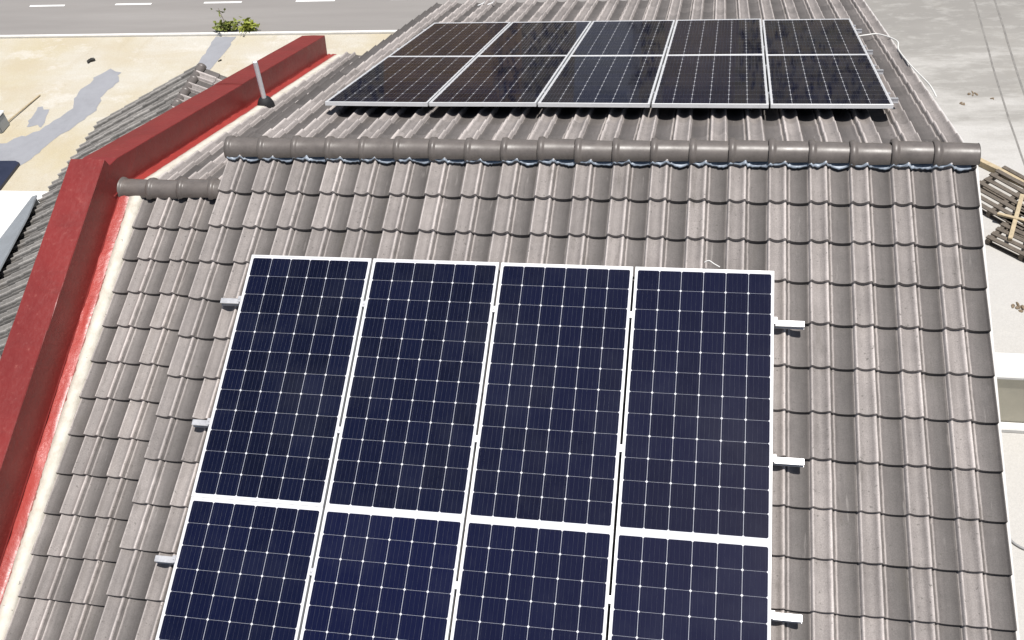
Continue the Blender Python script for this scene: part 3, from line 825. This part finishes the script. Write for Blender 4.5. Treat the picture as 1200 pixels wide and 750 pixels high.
pallet('second dark pallet lying lower down, under loose pale timber', 9.05, 7.45, GZ, R(-40), 'old_wood', 1.3, 1.15, 8)
def plank(label, a, b_, w_, h_, wood, group='loose timber by the pallets'):
    a, b_ = Vector(a), Vector(b_); d = (b_ - a); L = d.length; d.normalize(); s_ = Vector((0, 0, 1)).cross(d).normalized(); u_ = d.cross(s_)
    mb = MB(); mb.box((a + b_) / 2, (L, w_, h_), (d, s_, u_), .004)
    return tag(mb.build('timber', wood), label, 'timber', group)
plank('long pale timber beam running diagonally above the pallets', (8.05, 10.0, GZ + .06), (9.9, 8.25, GZ + .06), .10, .12, 'pale_wood')
plank('pale timber laid across the second pallet, steepest one', (8.55, 7.35, GZ + .17), (8.95, 8.55, GZ + .17), .07, .05, 'pale_wood')
plank('pale timber laid across the second pallet, at the right edge of the photo', (8.78, 7.15, GZ + .20), (9.15, 8.15, GZ + .20), .06, .05, 'pale_wood')
plank('pale timber lying along the gap between the two pallets', (8.45, 8.0, GZ + .19), (9.4, 7.6, GZ + .19), .06, .04, 'pale_wood')
lump('brick_bits', 'brown broken wood bits on white ground below the pallets', 'rubble', 8.50, 5.9, .16, 'brown', 3, 'rubble on the concrete')
# low boundary wall
wl = thing('boundary_wall', 'low cream boundary wall with white top at the right edge', 'wall', (8, 3.6, GZ))
mb = MB(); mb.box((6.6, .06, .50), (18, .38, 1.0)); mb.build('wall_body', 'wall_paint', wl)
mb = MB(); mb.box((6.6, .08, 1.03), (18.02, .46, .06), None, .01); mb.build('coping', 'white_paint', wl)
mb = MB(); mb.box((6.6, -.21, .04), (18, .14, .08), None, .01); mb.build('plinth', 'white_paint', wl)
# hose
cable('hose', 'grey hose looped on white ground at the lower right edge', [(7.58, 1.75, GZ + .02), (7.60, 1.55, GZ + .02), (7.70, 1.42, GZ + .02), (7.86, 1.36, GZ + .02), (8.1, 1.40, GZ + .02), (8.4, 1.6, GZ + .02)], .016, 'grey_cable', 'hose')
# ------------------------------------------------------------------ unseen masses added across the road to shape reflections in the far panels
def added_hedge(x0, x1, y_, hgt):
    mb = MB()
    for q in range(int((x1 - x0) * 150)):
        x_ = random.uniform(x0, x1); top = hgt * (.8 + .2 * math.sin(x_ * 1.7) * math.cos(x_ * .6 + 1))
        z_ = top * math.sqrt(random.uniform(.0, 1)); p = Vector((x_, y_ + random.gauss(0, .45), GZ + z_))
        d = Vector((random.gauss(0, 1), random.gauss(-.4, 1), random.gauss(.2, .8))).normalized(); s_ = d.orthogonal().normalized(); L = random.uniform(.18, .34)
        mb.add([p, p + d * L * .5 + s_ * L * .3, p + d * L, p + d * L * .5 - s_ * L * .3], [(0, 1, 2, 3)])
    o = mb.build('backdrop_hedge', 'backdrop_leaf'); o['kind'] = 'stuff'; o['label'] = 'dark foliage added unseen across the road for panel reflections'; return o
for x0, x1 in ((-14, -7.2), (-3.2, -.9), (1.1, 1.9), (4.3, 12)): added_hedge(x0, x1, 24.6, 7.4)
def block(label, x0, x1, hgt, wallm):
    t = thing('backdrop', label, 'backdrop', ((x0 + x1) / 2, 26.6, GZ))
    mb = MB(); mb.box((0, 0, hgt / 2), (x1 - x0, 4, hgt)); mb.build('wall', wallm, t)
    mb = MB(); mb.box((0, 0, hgt + .06), (x1 - x0 + .3, 4.3, .12), None, .01); mb.build('roof', 'zinc', t)
    mb = MB(); mb.box((-(x1 - x0) * .2, -2.02, 1.0), (.9, .05, 2.0), None, .01); mb.build('door', 'old_wood', t)
block('brown rendered shed added unseen across the road for panel reflections', -7.1, -3.3, 6.4, worn('backdrop_brown', (.46, .31, .16), .9, 0, .35, .8))
block('pale grey shed added unseen across the road for panel reflections', -.8, 1.0, 6.6, worn('backdrop_grey', (.40, .41, .43), .9, 0, .25, .8))
block('taupe shed added unseen across the road for panel reflections', 2.0, 4.2, 6.5, worn('backdrop_taupe', (.34, .28, .22), .9, 0, .3, .8))
